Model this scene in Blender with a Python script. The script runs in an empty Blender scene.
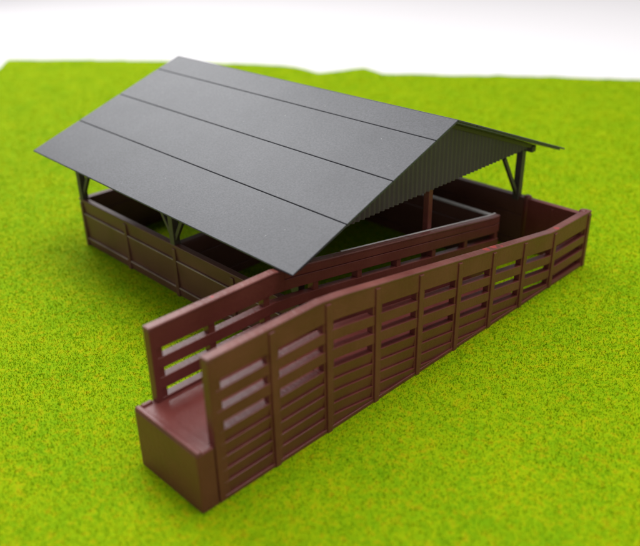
import bpy, math, random
import numpy as np
from mathutils import Vector, Matrix

S = 0.01                      # every number below is in centimetres of the real model
sc = bpy.context.scene
C = sc.collection
random.seed(4)
rng = np.random.default_rng(11)

# ------------------------------------------------------------------ camera
yaw, pitch, roll = 2.3684, 0.476, -0.02
fw = Vector((math.cos(yaw) * math.cos(pitch), math.sin(yaw) * math.cos(pitch), -math.sin(pitch)))
r0_ = Vector((math.sin(yaw), -math.cos(yaw), 0))
u0_ = r0_.cross(fw)
rt = math.cos(roll) * r0_ + math.sin(roll) * u0_
up = -math.sin(roll) * r0_ + math.cos(roll) * u0_
CAM = Vector((13.8422, -19.6969, 12.9874))
cam_d = bpy.data.cameras.new('camera')
cam = bpy.data.objects.new('camera', cam_d)
C.objects.link(cam)
m = Matrix((rt, up, -fw)).transposed().to_4x4()
m.translation = CAM * S
cam.matrix_world = m
cam_d.sensor_width = 36
cam_d.lens = 770.6 / 640 * 36
cam_d.clip_start = 0.005
cam_d.clip_end = 20
cam_d.dof.use_dof = True
cam_d.dof.focus_distance = 23.2 * S
cam_d.dof.aperture_fstop = 12.5
sc.camera = cam

# ------------------------------------------------------------------ light
w = bpy.data.worlds.new('World')
sc.world = w
w.use_nodes = True
bg = w.node_tree.nodes['Background']
bg.inputs[0].default_value = (1.0, 0.985, 0.99, 1)
bg.inputs[1].default_value = 0.45


def area(name, loc, target, size, power, col=(1, 1, 1)):
    d = bpy.data.lights.new(name, 'AREA')
    d.shape = 'RECTANGLE'
    d.size, d.size_y = size[0] * S, size[1] * S
    d.energy = power
    d.color = col
    o = bpy.data.objects.new(name, d)
    C.objects.link(o)
    o.location = Vector(loc) * S
    o.rotation_euler = (Vector(target) - Vector(loc)).to_track_quat('-Z', 'Y').to_euler()
    return o


area('overhead_softbox', (6, 17, 114), (0, 8, 0), (84, 84), 12.3, (1, 0.985, 0.97))
area('added_glare_softbox', (-60, 12, 62), (-2, 0, 0), (40, 66), 4.4, (0.98, 0.99, 1))  # unseen side lamp added to put glare on the roof
sc.view_settings.view_transform = 'Standard'
sc.view_settings.look = 'None'
sc.view_settings.exposure = 0.0
sc.view_settings.gamma = 1.0


# ------------------------------------------------------------------ materials
def new_mat(name):
    mt = bpy.data.materials.new(name)
    mt.use_nodes = True
    nt = mt.node_tree
    return mt, nt, nt.nodes['Principled BSDF']


def node(nt, kind, **kw):
    n = nt.nodes.new(kind)
    for k, v in kw.items():
        setattr(n, k, v)
    return n


def noise(nt, vec, scale, detail=3, rough=0.55):
    n = node(nt, 'ShaderNodeTexNoise')
    n.inputs['Scale'].default_value = scale
    n.inputs['Detail'].default_value = detail
    n.inputs['Roughness'].default_value = rough
    nt.links.new(vec, n.inputs['Vector'])
    return n.outputs['Fac']


def ramp(nt, fac, stops):
    r = node(nt, 'ShaderNodeValToRGB')
    e = r.color_ramp.elements
    while len(e) < len(stops):
        e.new(0.5)
    for i, (p, c) in enumerate(stops):
        e[i].position = p
        e[i].color = (*c, 1) if len(c) == 3 else c
    nt.links.new(fac, r.inputs[0])
    return r.outputs[0]


def mix(nt, fac, a, b):
    mx = node(nt, 'ShaderNodeMix', data_type='RGBA')
    if isinstance(fac, float):
        mx.inputs[0].default_value = fac
    else:
        nt.links.new(fac, mx.inputs[0])
    for s, v in ((6, a), (7, b)):
        if isinstance(v, tuple):
            mx.inputs[s].default_value = (*v, 1)
        else:
            nt.links.new(v, mx.inputs[s])
    return mx.outputs[2]


def math_n(nt, op, a, b):
    n = node(nt, 'ShaderNodeMath', operation=op)
    n.use_clamp = False
    for i, v in ((0, a), (1, b)):
        if isinstance(v, (int, float)):
            n.inputs[i].default_value = v
        else:
            nt.links.new(v, n.inputs[i])
    return n.outputs[0]


def plastic(name, dark, light, rough, scratch=0.0, chips=(), chip_col=(0.36, 0.045, 0.04), bump=0.10, spec=0.5):
    """moulded, hand-painted plastic: blotchy paint, faint grain, pale scratches, paint chips at given places"""
    mt, nt, bs = new_mat(name)
    tc = node(nt, 'ShaderNodeNewGeometry').outputs['Position']
    f1 = noise(nt, tc, 85, 4)
    col = ramp(nt, f1, [(0.3, dark), (0.72, light)])
    f2 = noise(nt, tc, 900, 2)
    if scratch > 0:
        mp = node(nt, 'ShaderNodeMapping')
        mp.inputs['Scale'].default_value = (1, 3, 5)
        nt.links.new(tc, mp.inputs[0])
        f3 = noise(nt, mp.outputs[0], 260, 5, 0.7)
        s = ramp(nt, f3, [(0.66, (0, 0, 0)), (0.74, (scratch,) * 3)])
        col = mix(nt, s, col, tuple(min(1, c * 3 + 0.03) for c in light))
    for (x, y, z, rad) in chips:
        d = node(nt, 'ShaderNodeVectorMath', operation='DISTANCE')
        d.inputs[1].default_value = (x * S, y * S, z * S)
        nt.links.new(tc, d.inputs[0])
        wob = math_n(nt, 'MULTIPLY', math_n(nt, 'SUBTRACT', noise(nt, tc, 700, 3), 0.5), 1.5 * rad * S)
        dd = math_n(nt, 'ADD', d.outputs['Value'], wob)
        mask = math_n(nt, 'LESS_THAN', dd, rad * S * 0.8)
        col = mix(nt, mask, col, chip_col)
    nt.links.new(col, bs.inputs['Base Color'])
    rr = node(nt, 'ShaderNodeMapRange')
    rr.inputs['To Min'].default_value = rough - 0.08
    rr.inputs['To Max'].default_value = rough + 0.12
    nt.links.new(f1, rr.inputs[0])
    nt.links.new(rr.outputs[0], bs.inputs['Roughness'])
    bs.inputs['Specular IOR Level'].default_value = spec
    bp = node(nt, 'ShaderNodeBump')
    bp.inputs['Strength'].default_value = bump
    bp.inputs['Distance'].default_value = 0.0004
    nt.links.new(math_n(nt, 'ADD', f2, math_n(nt, 'MULTIPLY', f1, 1.5)), bp.inputs['Height'])
    nt.links.new(bp.outputs[0], bs.inputs['Normal'])
    return mt


M_ramp = plastic('painted_brown_plastic', (0.128, 0.027, 0.023), (0.178, 0.042, 0.035), 0.34, 0.25, spec=0.5, bump=0.22,
                 chips=[(2.2, -10.9, 3.98, 0.06), (2.15, -0.85, 2.66, 0.2), (2.2, -1.25, 2.74, 0.16), (2.3, -0.5, 2.6, 0.1), (2.28, 2.95, 2.15, 0.13),
                        (-0.05, -9.9, 3.74, 0.06)])
M_capr = plastic('worn_brown_edge', (0.13, 0.034, 0.027), (0.20, 0.066, 0.054), 0.30, 0.55, spec=0.5, bump=0.3,
                 chips=[(2.2, -10.9, 3.98, 0.06), (2.15, -0.85, 2.66, 0.2), (2.2, -1.25, 2.74, 0.16), (2.3, -0.5, 2.6, 0.1), (2.28, 2.95, 2.15, 0.13),
                        (-0.05, -9.9, 3.74, 0.06)])
M_wall = plastic('dark_brown_plastic', (0.110, 0.041, 0.030), (0.150, 0.058, 0.042), 0.42, 0.2)
M_bead = plastic('pale_board_edge', (0.25, 0.18, 0.14), (0.45, 0.35, 0.29), 0.4, 0.3)  # paler brown than the wall boards
M_cap = plastic('dusty_worn_sheen_edge', (0.45, 0.41, 0.40), (0.80, 0.77, 0.75), 0.45, 0.4)  # dusty wear, whitened further to paint in the backdrop's reflection
M_post = plastic('dark_timber_plastic', (0.055, 0.043, 0.034), (0.080, 0.064, 0.050), 0.45, 0.1)
M_gable = plastic('corrugated_grey_plastic', (0.080, 0.066, 0.060), (0.105, 0.088, 0.080), 0.45, 0.06)


def roof_material():
    mt, nt, bs = new_mat('grey_roofing_felt')
    tc = node(nt, 'ShaderNodeNewGeometry').outputs['Position']
    f1 = noise(nt, tc, 60, 5, 0.6)
    f2 = noise(nt, tc, 1700, 2)
    f3 = noise(nt, tc, 700, 3, 0.7)
    col = ramp(nt, f1, [(0.3, (0.038, 0.039, 0.047)), (0.7, (0.054, 0.055, 0.064))])
    sp = ramp(nt, f3, [(0.72, (0, 0, 0)), (0.745, (0.55, 0.55, 0.55))])
    col = mix(nt, sp, col, (0.4, 0.4, 0.4))
    gr = ramp(nt, f2, [(0.35, (0.7,) * 3), (0.65, (1.3,) * 3)])
    mm = node(nt, 'ShaderNodeMix', data_type='RGBA', blend_type='MULTIPLY')
    mm.inputs[0].default_value = 1
    nt.links.new(col, mm.inputs[6])
    nt.links.new(gr, mm.inputs[7])
    nt.links.new(mm.outputs[2], bs.inputs['Base Color'])
    bs.inputs['Roughness'].default_value = 0.47
    bs.inputs['Specular IOR Level'].default_value = 0.55
    bp = node(nt, 'ShaderNodeBump')
    bp.inputs['Strength'].default_value = 0.3
    bp.inputs['Distance'].default_value = 0.00012
    nt.links.new(math_n(nt, 'ADD', f2, math_n(nt, 'MULTIPLY', f3, 0.35)), bp.inputs['Height'])
    nt.links.new(bp.outputs[0], bs.inputs['Normal'])
    return mt


M_roof = roof_material()


def grass_material(blades):
    mt, nt, bs = new_mat('static_grass_fibres' if blades else 'grass_mat_backing')
    geo = node(nt, 'ShaderNodeNewGeometry')
    tc = geo.outputs['Position']
    f1 = noise(nt, tc, 55, 3)
    f2 = noise(nt, tc, 620, 3)
    patch = ramp(nt, f1, [(0.30, (0.185, 0.340, 0.0012)), (0.52, (0.242, 0.377, 0.0012)), (0.72, (0.290, 0.396, 0.0012))])
    spk = ramp(nt, f2, [(0.36, (0.132, 0.304, 0.0018)), (0.47, (0.220, 0.359, 0.0012)), (0.55, (0.290, 0.396, 0.0012)), (0.62, (0.405, 0.386, 0.0024)), (0.72, (0.440, 0.258, 0.0048))])
    col = mix(nt, 0.42, patch, spk)
    if blades:
        rnd = geo.outputs['Random Per Island']
        fib = ramp(nt, rnd, [(0.0, (0.114, 0.285, 0.0018)), (0.35, (0.167, 0.322, 0.0012)), (0.70, (0.246, 0.350, 0.0012)),
                             (0.90, (0.352, 0.350, 0.0024)), (0.96, (0.422, 0.258, 0.0060)), (1.0, (0.299, 0.202, 0.0060))])
        col = mix(nt, 0.3, col, fib)
    nt.links.new(col, bs.inputs['Base Color'])
    bs.inputs['Roughness'].default_value = 0.75
    bs.inputs['Specular IOR Level'].default_value = 0.04
    if blades:                                  # thin fibres let some light through
        tr = node(nt, 'ShaderNodeBsdfTranslucent')
        nt.links.new(col, tr.inputs[0])
        ms = node(nt, 'ShaderNodeMixShader')
        ms.inputs[0].default_value = 0.55
        nt.links.new(bs.outputs[0], ms.inputs[1])
        nt.links.new(tr.outputs[0], ms.inputs[2])
        nt.links.new(ms.outputs[0], nt.nodes['Material Output'].inputs[0])
    return mt


M_grass = grass_material(True)
M_mat = grass_material(False)


def table_material():
    mt, nt, bs = new_mat('white_tabletop')
    tc = node(nt, 'ShaderNodeNewGeometry').outputs['Position']
    col = ramp(nt, noise(nt, tc, 3, 2), [(0.3, (0.705, 0.685, 0.70)), (0.7, (0.73, 0.71, 0.725))])
    nt.links.new(col, bs.inputs['Base Color'])
    bs.inputs['Roughness'].default_value = 0.6
    return mt


M_table = table_material()


# ------------------------------------------------------------------ helpers
class MB:
    def __init__(self):
        self.v, self.f = [], []

    def hexa(self, p):
        """eight corners: four of one end, then the four of the other end in the same order"""
        b = len(self.v)
        self.v += [tuple(q) for q in p]
        self.f += [(b, b + 1, b + 2, b + 3), (b + 7, b + 6, b + 5, b + 4)]
        for i in range(4):
            j = (i + 1) % 4
            self.f.append((b + i, b + 4 + i, b + 4 + j, b + j))

    def box(self, x0, x1, y0, y1, z0, z1):
        self.hexa([(x0, y0, z0), (x1, y0, z0), (x1, y1, z0), (x0, y1, z0), (x0, y0, z1), (x1, y0, z1), (x1, y1, z1), (x0, y1, z1)])

    def loft(self, sections):
        """closed tube through equal-length sections, capped"""
        b = len(self.v)
        n = len(sections[0])
        for s_ in sections:
            self.v += [tuple(q) for q in s_]
        self.f.append(tuple(b + i for i in range(n)))
        self.f.append(tuple(b + (len(sections) - 1) * n + i for i in reversed(range(n))))
        for k in range(len(sections) - 1):
            for i in range(n):
                j = (i + 1) % n
                self.f.append((b + k * n + i, b + (k + 1) * n + i, b + (k + 1) * n + j, b + k * n + j))

    def bar(self, a, c, w_, d_, side=(1, 0, 0)):
        a, c = Vector(a), Vector(c)
        t = (c - a).normalized()
        s_ = Vector(side)
        s_ = (s_ - t * s_.dot(t)).normalized()
        q = t.cross(s_)
        self.loft([[o + s_ * i * w_ / 2 + q * j * d_ / 2 for i, j in ((-1, -1), (1, -1), (1, 1), (-1, 1))] for o in (a, c)])

    def build(self, name, mat, parent=None, bevel=0.025, seg=2):
        import bmesh
        me = bpy.data.meshes.new(name)
        org = Vector(parent['org']) if parent is not None and 'org' in parent else Vector((0, 0, 0))
        me.from_pydata([tuple((Vector(v) - org) * S) for v in self.v], [], self.f)
        bm = bmesh.new()
        bm.from_mesh(me)
        bmesh.ops.recalc_face_normals(bm, faces=bm.faces)
        bm.to_mesh(me)
        bm.free()
        me.materials.append(mat)
        o = bpy.data.objects.new(name, me)
        C.objects.link(o)
        if parent is not None:
            o.parent = parent
            if 'org' in parent:
                ORG[o.name] = org
        if bevel:
            md = o.modifiers.new('edge_rounding', 'BEVEL')
            md.width = bevel * S
            md.segments = seg
            md.limit_method = 'ANGLE'
            md.angle_limit = math.radians(35)
        return o


ORG = {}


def sub(mb, name, mat, parent, **k):
    """a sub-part: the part above it sits at its thing's origin, so use the same local frame"""
    o = mb.build(name, mat, None, **k)
    off = ORG[parent.name]
    for v in o.data.vertices:
        v.co -= off * S
    o.parent = parent
    return o


def thing(name, label, cat, org):
    o = bpy.data.objects.new(name, None)
    o.empty_display_size = 0.01
    C.objects.link(o)
    o.location = Vector(org) * S
    o['label'], o['category'] = label, cat
    return o


# ------------------------------------------------------------------ ground: tabletop, grass mat
GZ = -0.09                     # top of the mat's backing; the flock reaches about z = 0
mb = MB()
mb.box(-260, 260, -260, 320, -3.4, -0.4)
o = mb.build('tabletop', M_table, None, bevel=0)
o['kind'] = 'structure'

far_edge = [(-49.2, 6.9), (-46.3, 9.4), (-43.3, 11.9), (-38.9, 15.1), (-33, 18.7), (-30.6, 20.0), (-28.4, 20.3), (-26.6, 20.0), (-25.9, 21.6), (-25.2, 23.4),
            (-23.9, 23.2), (-23.0, 22.9), (-16.3, 27.9), (-8.5, 33.0), (0, 38), (10, 43), (22, 49)]
far_edge = [(13.84 + (x - 13.84) * 1.022, -19.7 + (y + 19.7) * 1.022) for x, y in far_edge]
outline = far_edge + [(40, 30), (44, 10), (30, -14), (14, -32), (0, -36), (-20, -30), (-36, -14), (-42.5, 0.6), (-44.3, 3.0)]


def dense(poly, step):
    out = []
    for (a, b), (c, d) in zip(poly, poly[1:] + poly[:1]):
        n = max(1, int(math.hypot(c - a, d - b) / step))
        for k in range(n):
            t = k / n
            out.append((a + (c - a) * t, b + (d - b) * t))
    return out


def jag(pts, amp):
    return [(x + random.gauss(0, amp), y + random.gauss(0, amp)) for x, y in pts]


ol = jag(dense(outline, 0.9), 0.10)
mb = MB()
mb.loft([[(x, y, -0.38) for x, y in ol], [(x, y, GZ) for x, y in ol]])
o = mb.build('ground', M_mat, None, bevel=0)
o['kind'] = 'structure'


def inside(poly, x, y):
    res = np.zeros(x.shape, bool)
    n = len(poly)
    for i in range(n):
        x1, y1 = poly[i]
        x2, y2 = poly[(i + 1) % n]
        cond = ((y1 > y) != (y2 > y)) & (x < (x2 - x1) * (y - y1) / ((y2 - y1) if y2 != y1 else 1e-9) + x1)
        res ^= cond
    return res


def grow_grass():
    N = 4200000
    x = rng.uniform(-50, 45, N)
    y = rng.uniform(-37, 50, N)
    # fibres are thinned out with distance from the viewpoint side, and made a little broader there
    rel = np.stack([x - CAM.x, y - CAM.y], 1)
    dpt = rel @ np.array([fw.x, fw.y]) / math.hypot(fw.x, fw.y)
    lat = rel @ np.array([rt.x, rt.y])
    dist = np.hypot(np.hypot(rel[:, 0], rel[:, 1]), CAM.z)
    keep = (dpt > 3) & (np.abs(lat) < 3.5 + dpt * 0.62)
    prob = np.clip((25 / dist) ** 1.6, 0.12, 1.0)
    keep &= rng.uniform(size=N) < prob
    keep &= inside(ol, x, y)
    keep &= ~((x > -0.5) & (x < 2.30) & (y > -12.35) & (y < 1.2))
    keep &= ~((x > 2.05) & (x < 2.30) & (y > -12.35) & (y < 5.2))
    x, y, dist = x[keep], y[keep], dist[keep]
    n = len(x)
    sc_ = np.clip(dist / 24, 0.75, 2.2)
    h = rng.uniform(0.03, 0.09, n)
    wd = 0.0135 * sc_ * rng.uniform(0.7, 1.3, n)
    a = rng.uniform(0, 2 * np.pi, n)
    tilt = rng.normal(0.7, 0.34, n).clip(0, 1.35)
    b = rng.uniform(0, 2 * np.pi, n)
    dx, dy, dz = np.sin(tilt) * np.cos(a) * h, np.sin(tilt) * np.sin(a) * h, np.cos(tilt) * h
    v = np.empty((n, 3, 3), np.float32)
    v[:, 0] = np.stack([x - np.cos(b) * wd, y - np.sin(b) * wd, np.full(n, GZ - 0.01)], 1)
    v[:, 1] = np.stack([x + np.cos(b) * wd, y + np.sin(b) * wd, np.full(n, GZ - 0.01)], 1)
    v[:, 2] = np.stack([x + dx, y + dy, dz + GZ], 1)
    v *= S
    me = bpy.data.meshes.new('grass')
    me.vertices.add(n * 3)
    me.vertices.foreach_set('co', v.ravel())
    me.loops.add(n * 3)
    me.loops.foreach_set('vertex_index', np.arange(n * 3, dtype=np.int32))
    me.polygons.add(n)
    me.polygons.foreach_set('loop_start', np.arange(0, n * 3, 3, dtype=np.int32))
    me.update(calc_edges=True)
    me.materials.append(M_grass)
    g = bpy.data.objects.new('grass', me)
    C.objects.link(g)
    g['kind'] = 'stuff'
    g['label'] = 'short bright yellow green grass fibres covering the mat'
    g['category'] = 'grass'
    print('blades', n)


grow_grass()

# ------------------------------------------------------------------ the open cattle shelter
U0, U1 = -13.0, -0.2           # pen ends
V0, V1, VI = -6.62, 4.95, 3.2    # outer left wall, outer far wall, inner wall
VR, HR, HE, W = -0.9, 6.41, 3.85, 6.9
RU0, RU1 = -13.67, 0.63
KS = (HR - HE) / W             # roof pitch
SH = (-6.6, -0.9, 0)
sh = thing('cattle_shelter', 'open sided model cattle shelter with grey pitched roof above dark brown pens', 'shelter', SH)
sh['org'] = SH


def roof_z(v):
    return HR - KS * abs(v - VR)


# two roof slopes: a backing board carrying four lapped felt sheets
cn = math.cos(math.atan(KS))
for sgn in (-1, 1):
    mb = MB()

    def slab(a, b, t0, t1, x0, x1):
        va, vb = VR + sgn * a, VR + sgn * b
        za, zb = HR - KS * a, HR - KS * b

        def wp(x, d):                           # the light sheet is a little twisted along the eave
            return ((0.14 - 0.21 * (x - RU0) / (RU1 - RU0)) * d / W) if sgn < 0 else 0.0
        xs = [x0 + (x1 - x0) * k / 16 for k in range(17)] if sgn < 0 else [x0, x1]
        mb.loft([[(x, va, za + wp(x, a) + t0), (x, vb, zb + wp(x, b) + t0), (x, vb, zb + wp(x, b) + t1), (x, va, za + wp(x, a) + t1)] for x in xs])
    slab(0.004 if sgn > 0 else 0, W - 0.3, -0.12, -0.045, RU0 + 0.03, RU1 - 0.03)
    cuts = [0, 1.03, 2.95, 4.85, W]
    for i in range(4):
        g = 0.013 if i else (0.012 if sgn > 0 else 0.0)
        e = 0.013 if i < 3 else 0.0
        slab(cuts[i] + g, cuts[i + 1] - e, -0.05, 0.0 if sgn < 0 else 0.012, RU0, RU1)
    r = mb.build('roof_slope', M_roof, sh, bevel=0.012, seg=1)
    # gable rafters below the sheets
    for ux in (-0.12, U0 - 0.08):
        q = MB()
        va, vb = VR + sgn * 0.02, VR + sgn * (W - 1.0)
        q.hexa([(ux, va, HR - 0.30), (ux + 0.11, va, HR - 0.30), (ux + 0.11, vb, roof_z(vb) - 0.30), (ux, vb, roof_z(vb) - 0.30),
                (ux, va, HR - 0.14), (ux + 0.11, va, HR - 0.14), (ux + 0.11, vb, roof_z(vb) - 0.14), (ux, vb, roof_z(vb) - 0.14)])
        sub(q, 'rafter', M_post, r)

# corrugated gable sheets
GB = 3.98
for ux, dirn in ((-0.14, 1), (U0 + 0.1, -1)):
    mb = MB()
    y0, y1 = V0 + 0.02, V1 - 0.02
    pitch_c = 0.22
    npt = int((y1 - y0) / pitch_c * 8)
    ys = [y0 + (y1 - y0) * k / npt for k in range(npt + 1)]
    fr, bk = [], []
    prof = [(ux - 0.036 + dirn * 0.036 * math.cos(2 * math.pi * (y - y0) / pitch_c), y) for y in ys]
    b = 0
    for (x, y) in prof:
        zt = roof_z(y) - 0.14
        mb.v += [(x, y, GB), (x, y, zt), (x - 0.05, y, GB), (x - 0.05, y, zt)]
    for k in range(len(prof) - 1):
        a, c = 4 * k, 4 * k + 4
        mb.f += [(a, c, c + 1, a + 1), (a + 2, a + 3, c + 3, c + 2), (a, a + 2, c + 2, c), (a + 1, c + 1, c + 3, a + 3)]
    e = 4 * (len(prof) - 1)
    mb.f += [(0, 1, 3, 2), (e, e + 2, e + 3, e + 1)]
    g = mb.build('gable_wall', M_gable, sh, bevel=0)
    for p_ in g.data.polygons:
        p_.use_smooth = False

# wall plates along the eaves
for vv in (V0 + 0.12, V1 - 0.1):
    mb = MB()
    mb.box(U0 - 0.2, 0.03, vv - 0.13, vv + 0.13, roof_z(vv) - 0.42, roof_z(vv) - 0.18)
    mb.build('wall_plate', M_post, sh)


def post(x, y, top, braces, mat=M_post, w_=0.26, z0=1.9):
    mb = MB()
    mb.box(x - w_ / 2, x + w_ / 2, y - w_ / 2, y + w_ / 2, z0, top)
    p_ = mb.build('post', mat, sh)
    for (dx, dy) in braces:
        q = MB()
        q.bar((x + dx * 0.02, y + dy * 0.02, 2.02), (x + dx * 1.15, y + dy * 1.15, top - 0.08), 0.13, 0.15, side=(0, 0, 1) if False else (-dy, dx, 0))
        sub(q, 'brace', mat, p_)
    return p_


MID = -6.7
tl, tr = roof_z(V0 + 0.12) - 0.42, roof_z(V1 - 0.1) - 0.42
post(U0 + 0.2, V0 + 0.1, tl, [(1, 0)])
post(MID, V0 + 0.1, tl, [(1, 0), (-1, 0)])
post(U1 - 0.35, V0 + 0.1, tl, [(-1, 0)])
post(U0 + 0.2, V1 - 0.1, tr, [(1, 0), (0, -1)])
post(MID, V1 - 0.1, tr, [(1, 0), (-1, 0)])
post(U1 - 0.28, V1 - 0.1, tr, [(0, -1)])
post(-0.33, VR, 4.6, [], M_ramp, 0.22, -0.2)
post(U0 + 0.4, VR, 4.6, [], M_ramp, 0.22, -0.2)


# pen walls: stepped boards on a thin core, battens, a cap
def wall(a, b, axis, face, back, top, battens, mat, cap=None, name='pen_wall', steps=(0.25, 1.3)):
    """axis 'u': runs along u from a to b, outer face at v=face, inner at v=back; axis 'v' the other way round"""
    sg = 1 if face > back else -1

    def bx(mbx, s0, s1, f0, f1, z0, z1):
        lo, hi = min(f0, f1), max(f0, f1)
        if axis == 'u':
            mbx.box(s0, s1, lo, hi, z0, z1)
        else:
            mbx.box(lo, hi, s0, s1, z0, z1)
    mb = MB()
    zs = [-0.2] + list(steps) + [top]
    for k in range(len(zs) - 1):
        # each board leans out a little at its top edge, leaving a narrow ledge
        fo, fi = face - sg * 0.06, face - sg * 0.005
        z0, z1 = zs[k], zs[k + 1] - 0.012
        q = [(back, z0), (fo, z0), (fi, z1), (back, z1)]
        secs = []
        for s_ in (a, b):
            secs.append([(s_, f, z) if axis == 'u' else (f, s_, z) for f, z in q])
        mb.loft(secs)
    o_ = mb.build(name, mat, sh)
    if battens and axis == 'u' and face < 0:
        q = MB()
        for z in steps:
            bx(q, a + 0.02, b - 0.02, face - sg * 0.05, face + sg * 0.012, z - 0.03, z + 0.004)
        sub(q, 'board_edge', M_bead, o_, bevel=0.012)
    for p_ in battens:
        q = MB()
        bx(q, p_ - 0.09, p_ + 0.09, face - sg * 0.09, face + sg * 0.03, -0.2, top - 0.1)
        sub(q, 'batten', mat, o_)
    q = MB()
    bx(q, a - 0.02, b + 0.02, face + sg * 0.035, back - sg * 0.03, top - 0.01, top + 0.06)
    sub(q, 'cap_rail', cap or mat, o_)
    return o_


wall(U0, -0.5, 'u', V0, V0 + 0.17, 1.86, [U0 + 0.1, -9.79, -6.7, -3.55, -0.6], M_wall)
wall(V0 + 0.25, V1 - 0.25, 'v', U0, U0 + 0.22, 1.86, [-3.7, -0.9, 2.0], M_wall)
wall(U0, -0.02, 'u', V1 + 0.12, V1 - 0.12, 1.97, [U0 + 0.1, -9.8, -6.7, -3.5, -0.3], M_wall)
wall(U0 + 0.24, -0.19, 'u', VI - 0.24, VI - 0.37, 1.84, [], M_wall, M_cap)
wall(V0 + 0.26, VI - 0.39, 'v', MID - 0.11, MID + 0.11, 1.84, [], M_wall)

# ------------------------------------------------------------------ the loading ramp
RP = (1.1, -6, 0)
rp = thing('loading_ramp', 'reddish brown cattle loading ramp with raised platform between slatted side fences', 'ramp', RP)
rp['org'] = RP
B1, B2 = -8.25, 2.78           # where the ramp starts to fall and where it reaches the ground
SL = (3.93 - 2.10) / (B2 - B1)


def top_z(v, hi, b1=None):
    b1 = B1 if b1 is None else b1
    pts = [(b1 - 0.2, 0), (b1, 0.03), (b1 + 0.25, SL * 0.25 + 0.012), (b1 + 0.6, SL * 0.6), (B2 - 0.3, SL * (B2 - 0.3 - b1)),
           (B2, SL * (B2 - b1) - 0.03), (B2 + 0.35, SL * (B2 - b1) - 0.02), (9, SL * (B2 - b1) + 0.02)]
    if v <= pts[0][0]:
        return hi
    for (a, da), (b, db) in zip(pts, pts[1:]):
        if v <= b:
            return hi - da - (db - da) * (v - a) / (b - a)
    return hi - pts[-1][1]


def knots(va, vb, b1=None):
    b1 = B1 if b1 is None else b1
    return [k for k in (b1 - 0.2, b1, b1 + 0.25, b1 + 0.6, B2 - 0.3, B2, B2 + 0.35) if va < k < vb]


def floor_z(v):
    return 1.60 if v < B1 else max(-0.06, 1.60 - SL * (v - B1))


def strip(mb, va, vb, hi, da, db, prof, b1=None):
    """a board following the fence top between offsets da (upper) and db (lower); prof gives u for the four corners"""
    kk = {va, vb} | set(knots(va, vb, b1))
    for k in range(1, 40):                     # fine steps where the lower edge runs into the ground
        v = va + (vb - va) * k / 40
        if abs(top_z(v, hi, b1) - db) < 0.45:
            kk.add(v)
    ks = sorted(kk)
    secs = []
    ui_t, ui_b, uo_b, uo_t = prof
    for v in ks:
        t = top_z(v, hi, b1)
        zt, zb = t - da, t - db
        zb = max(zb, -0.2)
        zt = max(zt, zb + 0.005)
        secs.append([(ui_t, v, zt), (ui_b, v, zb), (uo_b, v, zb), (uo_t, v, zt)])
    mb.loft(secs)


POSTS = [-11.97, -10.08, -8.25, -6.42, -4.6, -2.78, -0.97, 0.85, 2.78, 5.14]


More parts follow.
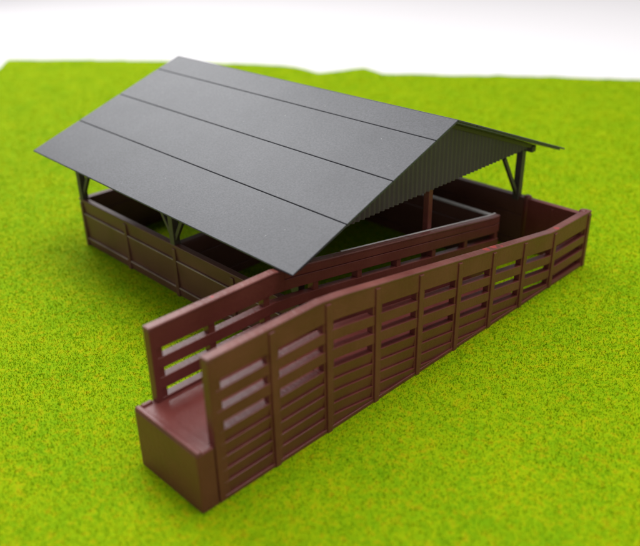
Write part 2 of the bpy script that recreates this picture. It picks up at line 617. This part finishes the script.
def fence(inn, outer, v_start, v_end, hi, posts, b1=None, groove=False):
    """inn / outer: the u of the two faces; the outer one carries ribs and leaning boards"""
    sg = 1 if outer > inn else -1
    mb = MB()
    full = (inn, inn, outer, outer)
    lean = (inn, inn, outer - sg * 0.06, outer - sg * 0.004)
    if groove:
        strip(mb, v_start, -7.6, hi, 0.0, 0.60, full, b1)
        strip(mb, -7.598, v_end, hi, 0.0, 0.25, full, b1)
        strip(mb, -7.598, v_end, hi, 0.25, 0.275, (inn + sg * 0.05, inn + sg * 0.05, outer, outer), b1)
        strip(mb, -7.598, v_end, hi, 0.275, 0.60, full, b1)
    else:
        strip(mb, v_start, v_end, hi, 0.0, 0.60, full, b1)     # broad top board
    strip(mb, v_start, v_end, hi, 0.86, 1.17, full, b1)        # rails with open slots between
    strip(mb, v_start, v_end, hi, 1.42, 1.74, full, b1)
    # lower planks, each leaning out to a narrow ledge at its top edge
    offs = [1.99, 2.36, 2.74, 3.11, 3.48, 3.98]
    for a, b in zip(offs, offs[1:]):
        ve = v_end
        for k in range(400):
            v = v_start + (v_end - v_start) * k / 399
            if top_z(v, hi, b1) - a < -0.12:
                ve = v
                break
        if ve - v_start > 0.3:
            strip(mb, v_start, ve, hi, a, b, lean, b1)
    lo, hi_u = sorted((inn + sg * 0.002, outer + sg * 0.004))
    mb.box(lo, hi_u, v_start + 0.004, v_end - 0.004, -0.2, 0.02)      # sill along the ground
    o_ = mb.build('side_fence', M_ramp, rp, bevel=0.016)
    # stiles close the slots at every post; the rib stands proud of the boards
    for i, p_ in enumerate(posts):
        q = MB()
        t = 0.09
        first, last = i == 0, i == len(posts) - 1
        pieces = [(p_ - (0.05 if first else 0.1 if groove else 0.16), p_ + (0.09 if last else 0.24 if first else 0.1 if groove else 0.2), inn + sg * 0.02, outer - sg * 0.012, 0.3)]
        if first:
            pieces.append((v_start - 0.007, v_start + 0.16, inn - sg * 0.005, outer + sg * 0.006, 0.035))
        if not first:
            pieces.append((p_ - t, p_ + t, outer - sg * 0.05, outer + sg * 0.038, 0.07))
        for (a, b, ui, uo, dt) in pieces:
            q.loft([[(ui, v, -0.2), (uo, v, -0.2), (uo, v, top_z(v, hi, b1) - dt), (ui, v, top_z(v, hi, b1) - dt)]
                    for v in [a] + knots(a, b, b1) + [b]])
        sub(q, 'fence_post', M_ramp, o_, bevel=0.02)
    q = MB()
    lo, hi_u = min(inn, outer) - 0.015, max(inn, outer) + 0.015
    strip(q, v_start - 0.012, v_end + 0.012, hi, -0.045, 0.03, (lo, lo, hi_u, hi_u), b1)
    sub(q, 'cap_rail', M_capr, o_, bevel=0.035, seg=3)
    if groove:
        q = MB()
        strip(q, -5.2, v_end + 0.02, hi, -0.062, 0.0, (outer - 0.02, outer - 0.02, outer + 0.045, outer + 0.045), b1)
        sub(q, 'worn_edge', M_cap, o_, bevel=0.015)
    return o_


fence(2.125, 2.37, -11.9, 5.24, 3.88, [-11.83] + POSTS[1:])
fence(0.09, -0.15, -11.88, 2.86, 3.68, [-11.8] + [p_ for p_ in POSTS[1:] if p_ < 2] + [2.74], b1=-7.75, groove=True)


def round_post(x, y, r, top, name='end_post'):
    q = MB()
    secs = []
    for z, k in ((-0.2, 1), (top - r * 0.55, 1), (top - r * 0.22, 0.9), (top - r * 0.05, 0.62), (top, 0.2)):
        secs.append([(x + r * k * math.cos(a * math.pi / 8), y + r * k * math.sin(a * math.pi / 8), z) for a in range(16)])
    q.loft(secs)
    o_ = q.build(name, M_ramp, rp, bevel=0)
    for p_ in o_.data.polygons:
        p_.use_smooth = True
    return o_


# the end of the passage: a solid board between two round-topped posts
mb = MB()
mb.box(0.02, 2.08, V1 - 0.12, V1 + 0.12, -0.2, 2.02)
mb.box(1.02, 1.08, V1 - 0.145, V1 - 0.1, -0.2, 1.9)
mb.build('end_board', M_ramp, rp, bevel=0.04, seg=3)
round_post(-0.06, V1 + 0.0, 0.15, 2.12)
round_post(2.16, V1 + 0.08, 0.15, 2.14)

# platform block and sloping floor
mb = MB()
mb.box(-0.16, 2.295, -12.0, B1, -0.2, 1.60)
mb.box(-0.165, 2.36, -12.42, -11.915, -0.2, 1.603)
pl = mb.build('platform', M_ramp, rp, bevel=0.05, seg=3)
q = MB()
q.box(-0.14, 2.36, -12.405, -12.26, 1.59, 1.665)
q.box(-0.14, -0.02, -12.25, -11.95, 1.59, 1.66)
sub(q, 'edge_lip', M_ramp, pl, bevel=0.03)
mb = MB()
mb.loft([[(0.1, B1 + 0.005, -0.06), (2.12, B1 + 0.005, -0.06), (2.12, B1 + 0.005, 1.6), (0.1, B1 + 0.005, 1.6)],
         [(0.1, 1.4, -0.06), (2.12, 1.4, -0.06), (2.12, 1.4, 0.02), (0.1, 1.4, 0.02)]])
fl = mb.build('ramp_floor', M_ramp, rp, bevel=0.02)
